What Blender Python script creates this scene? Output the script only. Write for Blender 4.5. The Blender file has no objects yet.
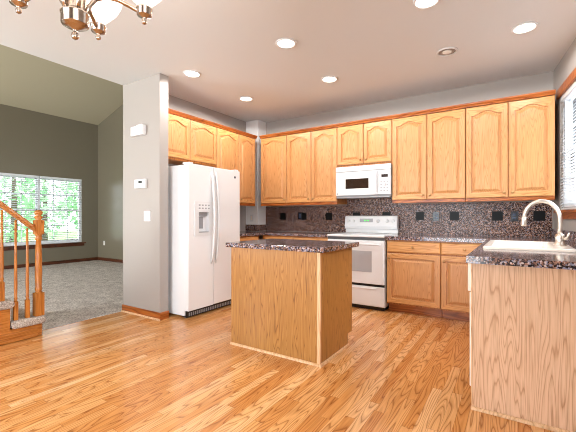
import bpy, bmesh, math, random
from mathutils import Vector, Matrix
random.seed(7)
SC = bpy.context.scene
COL = SC.collection
PI = math.pi

# ------------------------------------------------------------------ camera, world, big lights, exposure
FPX = 353.8
CAMP = (3.714, -4.857, 1.156)
YAW = math.radians(32.83)
cam_d = bpy.data.cameras.new('camera')
cam = bpy.data.objects.new('camera', cam_d)
COL.objects.link(cam)
cam_d.sensor_fit = 'HORIZONTAL'
cam_d.sensor_width = 36.0
cam_d.lens = 36.0 * FPX / 576.0
cam_d.shift_y = 1.1 / 576.0
cam_d.clip_start = 0.05
cam.location = CAMP
cam.rotation_euler = (PI / 2, 0, YAW)
SC.camera = cam

world = bpy.data.worlds.new('world')
SC.world = world
world.use_nodes = True
bg = world.node_tree.nodes['Background']
bg.inputs[0].default_value = (0.86, 0.94, 1.0, 1)
bg.inputs[1].default_value = 5.0

def area_light(name, loc, rot, sx, sy, power, color):
    d = bpy.data.lights.new(name, 'AREA')
    d.shape = 'RECTANGLE'; d.size = sx; d.size_y = sy
    d.energy = power; d.color = color
    o = bpy.data.objects.new(name, d); COL.objects.link(o)
    o.location = loc; o.rotation_euler = rot
    return o

area_light('fill_living_rear', (-3.2, -7.78, 1.5), (PI / 2, 0, 0), 2.4, 1.7, 560, (0.98, 1.0, 0.98))  # fill light added behind the camera to brighten the living room
# daylight through the dining room's glazed doors (behind the camera), its side window and the sink window
area_light('daylight_garden_door', (1.6, -7.78, 1.25), (PI / 2, 0, 0), 3.0, 2.3, 105, (0.94, 0.97, 1.0))
area_light('daylight_side_window', (4.93, -5.2, 1.35), (0, PI / 2, 0), 1.6, 1.9, 130, (0.95, 0.97, 1.0))
area_light('daylight_sink_window', (4.45, -1.2, 1.85), (0, PI / 2, -0.129), 1.1, 1.5, 85, (0.93, 0.97, 1.0))

SC.view_settings.view_transform = 'Standard'
SC.view_settings.look = 'None'
SC.view_settings.gamma = 1.0
SC.view_settings.use_curve_mapping = False
SC.view_settings.exposure = 0.2
SC.cycles.filter_width = 1.0
CAN_POWER = 21

# ------------------------------------------------------------------ materials
def lin(c):
    r = []
    for v in c:
        v = v / 255.0
        r.append(v / 12.92 if v <= 0.04045 else ((v + 0.055) / 1.055) ** 2.4)
    return (r[0], r[1], r[2], 1.0)

class NT:
    def __init__(s, name):
        s.m = bpy.data.materials.new(name); s.m.use_nodes = True
        s.t = s.m.node_tree; s.n = s.t.nodes
        s.b = s.n['Principled BSDF']; s.out = s.n['Material Output']
    def new(s, typ, **kw):
        n = s.n.new(typ)
        for k, v in kw.items():
            setattr(n, k, v)
        return n
    def link(s, a, b): s.t.links.new(a, b)
    def put(s, sock, v):
        if hasattr(v, 'is_linked'): s.link(v, sock)
        else: sock.default_value = v
    def math(s, op, a, b=0.0):
        n = s.new('ShaderNodeMath', operation=op)
        s.put(n.inputs[0], a); s.put(n.inputs[1], b)
        return n.outputs[0]
    def vmath(s, op, a, b):
        n = s.new('ShaderNodeVectorMath', operation=op)
        s.put(n.inputs[0], a)
        s.put(n.inputs[3] if op == 'SCALE' else n.inputs[1], b)
        return n.outputs[0]
    def noise(s, vec, scale, detail=2.0, rough=0.5):
        n = s.new('ShaderNodeTexNoise')
        s.put(n.inputs['Vector'], vec)
        n.inputs['Scale'].default_value = scale
        n.inputs['Detail'].default_value = detail
        n.inputs['Roughness'].default_value = rough
        return n.outputs['Fac']
    def ramp(s, fac, stops, interp='LINEAR'):
        n = s.new('ShaderNodeValToRGB'); s.put(n.inputs[0], fac)
        e = n.color_ramp.elements; n.color_ramp.interpolation = interp
        while len(e) < len(stops): e.new(0.5)
        for el, (p, c) in zip(e, stops):
            el.position = p
            el.color = c if len(c) == 4 else (*c, 1)
        return n.outputs[0]
    def mix(s, fac, a, b, mode='MIX'):
        n = s.new('ShaderNodeMix', data_type='RGBA', blend_type=mode)
        s.put(n.inputs['Factor'], fac); s.put(n.inputs['A'], a) if False else None
        s.put(n.inputs[0], fac); s.put(n.inputs[6], a); s.put(n.inputs[7], b)
        return n.outputs[2]
    def bump(s, h, strength, dist=0.01):
        n = s.new('ShaderNodeBump')
        n.inputs['Strength'].default_value = strength
        n.inputs['Distance'].default_value = dist
        s.link(h, n.inputs['Height']); s.link(n.outputs[0], s.b.inputs['Normal'])

def plain(name, rgb, rough=0.5, metal=0.0, spec=0.5, emit=None, es=0.0, bump=None):
    k = NT(name)
    k.b.inputs['Base Color'].default_value = lin(rgb)
    k.b.inputs['Roughness'].default_value = rough
    k.b.inputs['Metallic'].default_value = metal
    k.b.inputs['Specular IOR Level'].default_value = spec
    if emit:
        k.b.inputs['Emission Color'].default_value = lin(emit)
        k.b.inputs['Emission Strength'].default_value = es
    if bump:
        tc = k.new('ShaderNodeTexCoord')
        k.bump(k.noise(tc.outputs['Object'], bump[0], 3), bump[1], 0.003)
    return k.m

def oak(name, light, mid, dark, axis='z', rough=0.35, bands=8.0, wide=5.5, contrast=1.0):
    k = NT(name)
    tc = k.new('ShaderNodeTexCoord'); oi = k.new('ShaderNodeObjectInfo')
    off = k.vmath('SCALE', (31.0, 17.0, 23.0), oi.outputs['Random'])
    v = k.vmath('ADD', tc.outputs['Object'], off)
    al = 0.75
    sc = {'z': (wide, wide, al), 'x': (al, wide, wide), 'y': (wide, al, wide)}[axis]
    fine = {'z': (160, 160, 5), 'x': (5, 160, 160), 'y': (160, 5, 160)}[axis]
    n1 = k.noise(k.vmath('MULTIPLY', v, sc), 1.0, 1.6, 0.45)
    ring = k.math('FRACT', k.math('MULTIPLY', n1, bands * 2.2))
    base = k.ramp(ring, [(0.0, lin(dark)), (0.16, lin(mid)), (0.55, lin(light)), (0.9, lin(mid)), (1.0, lin(dark))])
    n2 = k.noise(k.vmath('MULTIPLY', v, fine), 1.0, 2.0, 0.6)
    pores = k.ramp(n2, [(0.30, (0.62, 0.52, 0.42)), (0.52, (1, 1, 1))])
    n3 = k.noise(v, 1.3, 1.0)
    tone = k.ramp(n3, [(0.3, (0.93, 0.92, 0.90)), (0.7, (1.05, 1.04, 1.03))])
    c = k.mix(0.55 * contrast, base, pores, 'MULTIPLY')
    c = k.mix(1.0, c, tone, 'MULTIPLY')
    c = k.mix(1.0 - contrast, c, lin(mid))
    k.link(c, k.b.inputs['Base Color'])
    k.b.inputs['Roughness'].default_value = rough
    k.b.inputs['Specular IOR Level'].default_value = 0.4
    k.bump(n2, 0.06, 0.002)
    return k.m

def granite(name, rough=0.12, scale=1.0, spec=0.5, tint=(1, 1, 1)):
    k = NT(name)
    tc = k.new('ShaderNodeTexCoord'); v = tc.outputs['Object']
    vo = k.new('ShaderNodeTexVoronoi'); k.link(v, vo.inputs['Vector'])
    vo.inputs['Scale'].default_value = 95 * scale
    sep = k.new('ShaderNodeSeparateColor'); k.link(vo.outputs['Color'], sep.inputs[0])
    c1 = k.ramp(sep.outputs[0], [(0.0, lin((34, 31, 34))), (0.2, lin((84, 66, 60))), (0.40, lin((146, 110, 92))),
                                 (0.62, lin((138, 138, 152))), (0.80, lin((190, 176, 168))), (0.93, lin((60, 48, 44)))], 'CONSTANT')
    n = k.noise(v, 30 * scale, 3, 0.6)
    c2 = k.ramp(n, [(0.38, (0.55, 0.52, 0.52)), (0.6, (1.1, 1.06, 1.04))])
    c = k.mix(0.8, c1, c2, 'MULTIPLY')
    c = k.mix(1.0, c, (*tint, 1), 'MULTIPLY')
    k.link(c, k.b.inputs['Base Color'])
    k.b.inputs['Roughness'].default_value = rough
    k.b.inputs['Specular IOR Level'].default_value = spec
    return k.m

def strip_floor(name):
    k = NT(name)
    tc = k.new('ShaderNodeTexCoord')
    sp = k.new('ShaderNodeSeparateXYZ'); k.link(tc.outputs['Object'], sp.inputs[0])
    W = 0.060; L = 0.95
    rx = k.math('DIVIDE', sp.outputs[0], W)
    row = k.math('FLOOR', rx)
    wn = k.new('ShaderNodeTexWhiteNoise', noise_dimensions='1D'); k.link(row, wn.inputs['W'])
    ry = k.math('ADD', k.math('DIVIDE', sp.outputs[1], L), k.math('MULTIPLY', wn.outputs['Value'], 7.3))
    cell = k.math('FLOOR', ry)
    cb = k.new('ShaderNodeCombineXYZ'); k.link(row, cb.inputs[0]); k.link(cell, cb.inputs[1])
    w2 = k.new('ShaderNodeTexWhiteNoise', noise_dimensions='3D'); k.link(cb.outputs[0], w2.inputs['Vector'])
    tone = k.ramp(w2.outputs['Value'], [(0.0, lin((204, 137, 74))), (0.35, lin((217, 154, 91))), (0.7, lin((227, 170, 110))), (1.0, lin((239, 192, 142)))])
    off = k.vmath('SCALE', w2.outputs['Color'], 40.0)
    v = k.vmath('ADD', tc.outputs['Object'], off)
    n1 = k.noise(k.vmath('MULTIPLY', v, (9.0, 0.9, 1.0)), 1.0, 1.4, 0.45)
    ring = k.math('FRACT', k.math('MULTIPLY', n1, 19.0))
    g = k.ramp(ring, [(0.0, (0.50, 0.37, 0.26)), (0.14, (0.84, 0.77, 0.68)), (0.5, (1.06, 1.05, 1.03)), (0.9, (0.94, 0.90, 0.84)), (1.0, (0.50, 0.37, 0.26))])
    n2 = k.noise(k.vmath('MULTIPLY', v, (150, 5, 1)), 1.0, 2.0, 0.6)
    g2 = k.ramp(n2, [(0.3, (0.72, 0.65, 0.56)), (0.55, (1, 1, 1))])
    c = k.mix(1.0, tone, g, 'MULTIPLY')
    c = k.mix(0.5, c, g2, 'MULTIPLY')
    fx = k.math('FRACT', rx); fy = k.math('FRACT', ry)
    s1 = k.math('LESS_THAN', fx, 0.022); s2 = k.math('LESS_THAN', fy, 0.002)
    seam = k.math('MAXIMUM', s1, s2)
    c = k.mix(k.math('MULTIPLY', seam, 0.6), c, lin((92, 52, 24)))
    k.link(c, k.b.inputs['Base Color'])
    k.b.inputs['Roughness'].default_value = 0.2
    k.b.inputs['Specular IOR Level'].default_value = 0.55
    k.bump(n2, 0.05, 0.002)
    return k.m

def carpet_mat(name, a, b, scale=70):
    k = NT(name)
    tc = k.new('ShaderNodeTexCoord'); v = tc.outputs['Object']
    n = k.noise(v, scale, 4, 0.75)
    n0 = k.noise(v, 7, 3, 0.6)
    f = k.math('ADD', k.math('MULTIPLY', n, 0.75), k.math('MULTIPLY', n0, 0.25))
    k.link(k.ramp(f, [(0.40, lin(a)), (0.60, lin(b))]), k.b.inputs['Base Color'])
    k.b.inputs['Roughness'].default_value = 0.95
    k.b.inputs['Specular IOR Level'].default_value = 0.1
    k.bump(n, 0.7, 0.01)
    return k.m

def glass_mat(name):
    k = NT(name)
    tr = k.new('ShaderNodeBsdfTransparent'); gl = k.new('ShaderNodeBsdfGlossy')
    gl.inputs['Roughness'].default_value = 0.02
    fr = k.new('ShaderNodeFresnel'); fr.inputs[0].default_value = 1.25
    mx = k.new('ShaderNodeMixShader')
    k.link(fr.outputs[0], mx.inputs[0]); k.link(tr.outputs[0], mx.inputs[1]); k.link(gl.outputs[0], mx.inputs[2])
    k.link(mx.outputs[0], k.out.inputs[0])
    return k.m

def blind_mat(name):
    k = NT(name)
    d = k.new('ShaderNodeBsdfDiffuse'); d.inputs[0].default_value = lin((214, 217, 220))
    t = k.new('ShaderNodeBsdfTranslucent'); t.inputs[0].default_value = lin((206, 212, 218))
    mx = k.new('ShaderNodeMixShader'); mx.inputs[0].default_value = 0.14
    k.link(d.outputs[0], mx.inputs[1]); k.link(t.outputs[0], mx.inputs[2]); k.link(mx.outputs[0], k.out.inputs[0])
    return k.m

def leaf_mat(name, a, b):
    k = NT(name)
    tc = k.new('ShaderNodeTexCoord')
    n = k.noise(tc.outputs['Object'], 2.2, 3)
    c = k.ramp(n, [(0.35, lin(a)), (0.65, lin(b))])
    d = k.new('ShaderNodeBsdfDiffuse'); t = k.new('ShaderNodeBsdfTranslucent')
    k.link(c, d.inputs[0]); k.link(c, t.inputs[0])
    mx = k.new('ShaderNodeMixShader'); mx.inputs[0].default_value = 0.35
    k.link(d.outputs[0], mx.inputs[1]); k.link(t.outputs[0], mx.inputs[2]); k.link(mx.outputs[0], k.out.inputs[0])
    return k.m

OAK = oak('oak_cabinet', (214, 161, 108), (205, 149, 95), (178, 120, 69), 'z', bands=11, wide=12.0, contrast=0.75)
OAK_X = oak('oak_cabinet_rail', (221, 167, 107), (212, 154, 93), (186, 125, 68), 'x', bands=10, wide=9.0)
OAK_FRAME = oak('oak_frame_gap_shade', (186, 122, 62), (172, 106, 50), (140, 80, 34), 'z', bands=10, wide=9.0)  # deeper than the doors, painting shade into the gaps between them
OAK_TRIM = oak('oak_moulding', (184, 108, 48), (160, 86, 34), (126, 62, 22), 'x', rough=0.3)
OAK_TRIM_Y = oak('oak_moulding_long', (176, 100, 42), (160, 86, 34), (126, 62, 22), 'y', rough=0.3)
OAK_ISL = oak('oak_island_panel', (180, 130, 70), (170, 119, 60), (126, 82, 38), 'z', bands=12, wide=15.0)
OAK_EDGE = oak('oak_pale_strip', (232, 192, 152), (222, 180, 138), (200, 154, 110), 'z')
OAK_LIT = oak('oak_lit_panel', (221, 184, 153), (213, 174, 142), (182, 138, 104), 'z', bands=8, wide=12.0)  # cabinet oak made paler; strong light on the end panel put into colour
OAK_STAIR = oak('oak_stair', (186, 120, 56), (172, 104, 44), (142, 80, 32), 'z', rough=0.25, wide=14)
OAK_STAIR_Y = oak('oak_stair_long', (186, 120, 56), (172, 104, 44), (142, 80, 32), 'y', rough=0.25, wide=14)
DARKWOOD = oak('dark_wood_trim', (98, 54, 32), (84, 44, 26), (58, 30, 18), 'y', rough=0.3)
FLOOR = strip_floor('oak_strip_floor')
GRANITE = granite('speckled_granite', 0.12, 1.15, 0.5, (1.05, 1.05, 1.12))
SPLASH = granite('granite_tile', 0.25, 1.35, 0.22, (1.0, 0.86, 0.78))
BLACKTILE = plain('black_tile', (10, 10, 11), 0.35, spec=0.15)
GROUT = plain('grout', (60, 48, 44), 0.8)
CARPET = carpet_mat('grey_carpet', (146, 136, 130), (236, 228, 222), 45)
STAIRCARPET = carpet_mat('stair_carpet', (120, 104, 92), (206, 194, 182), 90)
WALL = plain('wall_paint', (164, 157, 151), 0.55, spec=0.3, bump=(220, 0.05))
WALL_L = plain('wall_paint_dimmed', (118, 111, 94), 0.3, spec=0.6, bump=(220, 0.05))  # same wall paint darkened; the living room's weak light put into colour
CEIL = plain('ceiling_paint', (216, 218, 218), 0.8, spec=0.1, bump=(120, 0.08))
VAULT = plain('vault_paint', (178, 169, 144), 0.75, spec=0.1, bump=(120, 0.08))
WHITE = plain('white_enamel', (231, 233, 235), 0.22)
WHITE2 = plain('white_plastic', (218, 219, 220), 0.4)
CREAM = plain('cream_plastic', (236, 222, 206), 0.35)
PORC = plain('sink_enamel', (242, 232, 220), 0.15)
GREYP = plain('grey_plastic', (148, 149, 152), 0.4)
LGREY = plain('light_grey_print', (160, 162, 166), 0.4)
OVENGLASS = plain('oven_glass', (176, 178, 182), 0.1)
DARKG = plain('dark_glass', (46, 30, 20), 0.06, spec=0.8)
BLACK = plain('black_plastic', (16, 16, 17), 0.35)
NICKEL = plain('brushed_nickel', (226, 218, 208), 0.32, 1.0)
CHAND = plain('chandelier_nickel', (176, 160, 146), 0.2, 1.0)
BRASS = plain('satin_knob', (186, 150, 104), 0.3, 1.0)
GLASS = glass_mat('window_glass')
VINYL = plain('white_vinyl', (232, 236, 240), 0.4)
BLIND = blind_mat('white_blind')
CAN_LENS = plain('lamp_lens', (255, 246, 232), 0.4, emit=(255, 244, 228), es=7.0)
SHADE = plain('lit_shade_glass', (255, 246, 236), 0.3, emit=(255, 244, 232), es=1.3)
GREEN = plain('green_display', (20, 60, 20), 0.3, emit=(90, 230, 90), es=1.2)
CANIN = plain('lamp_baffle', (150, 142, 134), 0.5)
BULB = plain('unlit_bulb', (214, 208, 200), 0.2)
LEAF = leaf_mat('leaves_mid', (110, 176, 116), (186, 228, 176))
LEAF2 = leaf_mat('leaves_pale', (140, 190, 142), (210, 234, 204))
BARK = plain('bark', (92, 76, 62), 0.9)
LAWN = plain('grass', (120, 150, 90), 0.95)
FENCE = plain('fence_wood', (176, 160, 140), 0.8)

# ------------------------------------------------------------------ mesh builder
class MB:
    def __init__(s, off=(0, 0, 0)):
        s.bm = bmesh.new(); s.off = Vector(off)
    def v(s, p): return s.bm.verts.new(Vector(p) - s.off)
    def f(s, vs, mi=0, smooth=False):
        try:
            fc = s.bm.faces.new(vs)
        except ValueError:
            return None
        fc.material_index = mi; fc.smooth = smooth
        return fc
    def box(s, x0, x1, y0, y1, z0, z1, mi=0):
        x0, x1 = min(x0, x1), max(x0, x1); y0, y1 = min(y0, y1), max(y0, y1); z0, z1 = min(z0, z1), max(z0, z1)
        p = [s.v(q) for q in ((x0, y0, z0), (x1, y0, z0), (x1, y1, z0), (x0, y1, z0), (x0, y0, z1), (x1, y0, z1), (x1, y1, z1), (x0, y1, z1))]
        for q in ((3, 2, 1, 0), (4, 5, 6, 7), (0, 1, 5, 4), (1, 2, 6, 5), (2, 3, 7, 6), (3, 0, 4, 7)):
            s.f([p[i] for i in q], mi)
        return s
    def prism(s, poly, z0, z1, mi=0):              # poly in xy, extruded along z
        a = [s.v((x, y, z0)) for x, y in poly]; b = [s.v((x, y, z1)) for x, y in poly]
        n = len(poly)
        s.f(a[::-1], mi); s.f(b, mi)
        for i in range(n): s.f([a[i], a[(i + 1) % n], b[(i + 1) % n], b[i]], mi)
        return s
    def sweep(s, prof, p0, p1, side, up=(0, 0, 1), mi=0):   # profile (side, up) extruded from p0 to p1
        p0, p1, side, up = Vector(p0), Vector(p1), Vector(side), Vector(up)
        a = [s.v(p0 + side * u + up * w) for u, w in prof]; b = [s.v(p1 + side * u + up * w) for u, w in prof]
        n = len(prof)
        s.f(a[::-1], mi); s.f(b, mi)
        for i in range(n): s.f([a[i], a[(i + 1) % n], b[(i + 1) % n], b[i]], mi)
        return s
    def rings(s, rings, mi=0, smooth=True, cap=True):
        R = [[s.v(p) for p in r] for r in rings]
        n = len(R[0])
        for a, b in zip(R[:-1], R[1:]):
            for i in range(n): s.f([a[i], a[(i + 1) % n], b[(i + 1) % n], b[i]], mi, smooth)
        if cap:
            s.f(R[0][::-1], mi); s.f(R[-1], mi)
        return s
    def tube(s, pts, r, n=10, mi=0, cap=True):
        pts = [Vector(p) for p in pts]
        rr = r if isinstance(r, (list, tuple)) else [r] * len(pts)
        out = []; prev = None
        for i, p in enumerate(pts):
            t = (pts[min(i + 1, len(pts) - 1)] - pts[max(i - 1, 0)]).normalized()
            if prev is None:
                ref = Vector((0, 0, 1)) if abs(t.z) < 0.9 else Vector((1, 0, 0))
                u = t.cross(ref).normalized()
            else:
                u = (prev - t * prev.dot(t)).normalized()
            prev = u; w = t.cross(u)
            out.append([p + (u * math.cos(2 * PI * k / n) + w * math.sin(2 * PI * k / n)) * rr[i] for k in range(n)])
        return s.rings(out, mi, True, cap)
    def lathe(s, prof, c=(0, 0, 0), n=24, axis='z', mi=0, cap=True):
        c = Vector(c); out = []
        for r, h in prof:
            ring = []
            for k in range(n):
                a = 2 * PI * k / n; x, y = r * math.cos(a), r * math.sin(a)
                q = {'z': (x, y, h), 'x': (h, x, y), 'y': (x, -h, y)}[axis]
                ring.append(c + Vector(q))
            out.append(ring)
        return s.rings(out, mi, True, cap)
    def build(s, name, mats, parent=None, bevel=0.0, seg=2):
        bmesh.ops.recalc_face_normals(s.bm, faces=s.bm.faces[:])
        me = bpy.data.meshes.new(name); s.bm.to_mesh(me); s.bm.free()
        for m in (mats if isinstance(mats, (list, tuple)) else [mats]): me.materials.append(m)
        o = bpy.data.objects.new(name, me); COL.objects.link(o)
        if parent is not None: o.parent = parent
        if bevel:
            b = o.modifiers.new('bevel', 'BEVEL'); b.width = bevel; b.segments = seg
            b.limit_method = 'ANGLE'; b.angle_limit = math.radians(40)
            b.harden_normals = False
        return o

def tag(o, label, cat, group=None):
    o['label'] = label; o['category'] = cat
    if group: o['group'] = group
    return o
def thing(name, label, cat, loc=(0, 0, 0), rz=0.0, group=None):
    o = bpy.data.objects.new(name, None); COL.objects.link(o)
    o.empty_display_size = 0.1
    o.location = loc; o.rotation_euler = (0, 0, rz)
    return tag(o, label, cat, group)
def struct(o):
    o['kind'] = 'structure'
    return o

# ------------------------------------------------------------------ room shell
ZC = 2.776            # flat kitchen ceiling
BW = 0.03             # back wall face (y)
LW = -0.15            # kitchen left wall face (x)
XW = -5.75            # living room window wall
YL = 0.37             # living room side wall
YS = -7.6             # wall behind the camera
EDGE = -0.35          # where flat ceiling and wood floor end
RW0 = Vector((4.06, BW)); RWD = Vector((0.129, -0.9916)).normalized(); RWN = Vector((RWD.y, -RWD.x))   # right wall, slightly splayed; RWN points into room (-x)
def rwx(y): return RW0.x + (BW - y) * 0.129 / 0.9916
def rwp(t, n=0.0):
    p = RW0 + RWD * t + RWN * n
    return (p.x, p.y)

m = MB(); m.prism([(EDGE, BW + .12), (EDGE, YS), (5.3, YS), (5.3, BW + .12)], -0.1, 0.0)
struct(m.build('floor', FLOOR))
m = MB(); m.prism([(XW - .1, YL + .1), (XW - .1, YS), (EDGE - .001, YS), (EDGE - .001, YL + .1)], -0.1, 0.004)
struct(m.build('floor_carpet', CARPET))
m = MB(); m.prism([(EDGE, BW + .12), (EDGE, YS), (5.3, YS), (5.3, BW + .12)], ZC, ZC + 0.15)
struct(m.build('ceiling', CEIL))
def vz(x): return 3.63 + 0.32 * (x - XW)
m = MB()
m.sweep([(XW - .15, vz(XW - .15)), (EDGE + .1, vz(EDGE + .1)), (EDGE + .1, vz(EDGE + .1) + .12), (XW - .15, vz(XW - .15) + .12)], (0, YL + .12, 0), (0, YS - .1, 0), (1, 0, 0))
struct(m.build('ceiling_vault', VAULT))
m = MB(); m.box(EDGE, EDGE + .12, YS, YL + .1, ZC + .151, vz(EDGE) + .05)
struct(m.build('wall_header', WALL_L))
m = MB(); m.box(LW, 4.75, BW, BW + .11, 0, ZC)
struct(m.build('wall_back', WALL))
m = MB(); m.box(EDGE + .02, LW, -2.184, BW + .11, 0, ZC)
struct(m.build('wall_left', WALL))
m = MB(); m.box(-0.347, 0.356, -2.305, -2.184, 0.001, ZC - .001)
struct(m.build('wall_stub', WALL, bevel=0.006))
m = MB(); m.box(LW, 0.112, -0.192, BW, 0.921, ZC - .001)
struct(m.build('wall_corner', plain('corner_lit_paint', (236, 236, 236), .5), bevel=0.004))  # column colour lightened to carry the bright light falling on it
m = MB(); m.box(XW - .1, EDGE, YL, YL + .1, 0, 5.6)
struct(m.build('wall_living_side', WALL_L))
# living room window wall with one wide opening
WY0, WY1, WZ0, WZ1 = -2.98, -0.04, 0.51, 2.13
m = MB()
m.box(XW - .12, XW, YS, WY0, 0, 3.75); m.box(XW - .12, XW, WY1, YL + .1, 0, 3.75)
m.box(XW - .12, XW, WY0, WY1, 0, WZ0); m.box(XW - .12, XW, WY0, WY1, WZ1, 3.75)
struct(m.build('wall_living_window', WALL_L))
# right wall with the sink window and the side window of the dining area
def rwall(mb, t0, t1, z0, z1, th=0.12):
    a = rwp(t0); b = rwp(t1); c = rwp(t1, -th); d = rwp(t0, -th)
    mb.prism([a, b, c, d], z0, z1)
KT0, KT1, KZ0, KZ1 = 0.27, 2.15, 1.225, 2.40
DT0, DT1, DZ0, DZ1 = 4.45, 6.05, 0.45, 2.25
m = MB()
rwall(m, -.12, KT0, 0, ZC); rwall(m, KT0, KT1, 0, KZ0); rwall(m, KT0, KT1, KZ1, ZC); rwall(m, KT1, DT0, 0, ZC)
rwall(m, DT0, DT1, 0, DZ0); rwall(m, DT0, DT1, DZ1, ZC); rwall(m, DT1, 7.75, 0, ZC)
struct(m.build('wall_right', WALL))
# wall behind the camera with wide glazed garden doors
m = MB()
GX0, GX1, GZ1 = 0.1, 3.1, 2.4
m.box(XW - .1, -4.4, YS - .12, YS, 0, 5.6); m.box(-2.0, GX0, YS - .12, YS, 0, 5.6); m.box(-4.4, -2.0, YS - .12, YS, 0, .65); m.box(-4.4, -2.0, YS - .12, YS, 2.35, 5.6); m.box(GX1, 5.3, YS - .12, YS, 0, 5.6); m.box(GX0, GX1, YS - .12, YS, GZ1, 5.6)
struct(m.build('wall_rear', WALL))
dr = bpy.data.objects.new('door_1', None); COL.objects.link(dr); dr.location = (1.6, YS, 0); struct(dr)
m = MB(dr.location)
for x in (GX0, 1.57, GX1 - .07): m.box(x, x + .07, YS - .1, YS - .04, 0, GZ1)
m.box(GX0, GX1, YS - .1, YS - .04, 0, .1); m.box(GX0, GX1, YS - .1, YS - .04, GZ1 - .08, GZ1)
m.build('door_frame', VINYL, dr)
m = MB(dr.location); m.box(GX0 + .07, GX1 - .07, YS - .073, YS - .067, .1, GZ1 - .08); m.build('pane', GLASS, dr)

def baseboard(name, p0, p1, side, mat, h=0.085, t=0.014):
    b = MB(); b.sweep([(0, 0.001), (t, 0.001), (t, h - .012), (t * .5, h), (0, h)], p0, p1, side)
    return struct(b.build(name, mat))
baseboard('baseboard_stub', (-0.347, -2.305, 0), (0.37, -2.305, 0), (0, -1, 0), OAK_TRIM)
baseboard('baseboard_stub_end', (0.356, -2.305, 0), (0.356, -2.19, 0), (1, 0, 0), OAK_TRIM_Y)
baseboard('baseboard_living_window', (XW, YS, 0.004), (XW, YL, 0.004), (1, 0, 0), DARKWOOD, 0.08)
baseboard('baseboard_living_side', (XW, YL, 0.004), (EDGE, YL, 0.004), (0, -1, 0), DARKWOOD, 0.08)
m = MB(); m.sweep([(0, 0), (.012, 0), (.004, .018), (0, .018)], (-0.347, -2.319, .001), (0.384, -2.319, .001), (0, -1, 0))
struct(m.build('trim_1', OAK_EDGE))

# ------------------------------------------------------------------ living room window
def sash_window(name, loc, axis_len, units, z0, z1, place):
    """place(u, d, z) -> world point; u along the wall, d into the wall"""
    w = bpy.data.objects.new(name, None); COL.objects.link(w); w.location = loc; struct(w)
    def bx(mb, u0, u1, d0, d1, za, zb):
        a = [place(u, d, za) for u, d in ((u0, d0), (u1, d0), (u1, d1), (u0, d1))]
        mb.prism([(p[0], p[1]) for p in a], za, zb)
    fr = MB(loc)
    bx(fr, 0, axis_len, .03, .10, z0, z0 + .05); bx(fr, 0, axis_len, .03, .10, z1 - .05, z1)
    uw = axis_len / units
    for i in range(units + 1):
        c = min(max(i * uw, .03), axis_len - .03); hw = .03 if i in (0, units) else .026
        bx(fr, c - hw, c + hw, .03, .10, z0 + .05, z1 - .05)
    fr.build('window_frame', VINYL, w)
    zm = (z0 + z1) / 2
    for i in range(units):
        a = i * uw + .03; b = (i + 1) * uw - .03
        for (za, zb, d) in ((z0 + .05, zm + .02, .045), (zm - .02, z1 - .05, .07)):
            sh = MB(loc)
            bx(sh, a, b, d, d + .022, za, za + .028); bx(sh, a, b, d, d + .022, zb - .028, zb)
            bx(sh, a, a + .024, d, d + .022, za, zb); bx(sh, b - .024, b, d, d + .022, za, zb)
            for q in (1 / 3, 2 / 3):
                x = a + (b - a) * q; bx(sh, x - .011, x + .011, d + .006, d + .016, za, zb)
            z = (za + zb) / 2; bx(sh, a, b, d + .006, d + .016, z - .011, z + .011)
            s_ = sh.build('sash', VINYL, w)
            g = MB(loc); bx(g, a + .02, b - .02, d + .009, d + .012, za + .03, zb - .03)
            g.build('pane', GLASS, s_)
    return w
sash_window('window_added', (-4.4, YS, .65), 2.4, 3, .65, 2.35, lambda u, d, z: (-4.4 + u, YS - d, z))  # unseen window added to let the living room fill light in
w1 = sash_window('window_1', (XW, WY1, WZ0), WY1 - WY0, 3, WZ0, WZ1, lambda u, d, z: (XW - d, WY1 - u, z))
m = MB((XW, WY1, WZ0)); m.box(XW - .03, XW + .06, WY0 - .07, WY1 + .07, WZ0 - .03, WZ0 - .002)
m.box(XW + .001, XW + .016, WY0 - .05, WY1 + .05, WZ0 - .095, WZ0 - .03)
m.build('window_sill', DARKWOOD, w1, 0.004)
for i in range(3):
    a = WY1 - i * .98 - .02; b = WY1 - (i + 1) * .98 + .02
    t = thing('window_blind', ['white slatted blind over the living room window, next to the room corner', 'white slatted blind in the middle of the living room window',
                               'white slatted blind on the living room window nearest the stairs'][i], 'blind', (XW - .012, (a + b) / 2, WZ1), 0, 'blinds of the living room window')
    L = t.location
    m = MB(L); m.box(XW - .035, XW + .014, b, a, WZ1 - .045, WZ1 - .002); m.build('headrail', VINYL, t)
    m = MB(L)
    for k in range(34):
        z = WZ1 - .07 - k * .0445
        if z < WZ0 + .03: break
        m.sweep([(-.017, -.006), (.017, .006), (.017, .0085), (-.017, -.0035)], (XW - .012, b, z), (XW - .012, a, z), (1, 0, 0))
    m.build('slats', BLIND, t)
    m = MB(L); m.box(XW - .025, XW + .004, b, a, WZ0 + .004, WZ0 + .02); m.build('bottom_rail', VINYL, t)
    for q in (.2, .8):
        m = MB(L); m.tube([(XW + .006, b + (a - b) * q, WZ0 + .02), (XW + .006, b + (a - b) * q, WZ1 - .04)], .002, 5); m.build('cord', VINYL, t)

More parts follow.
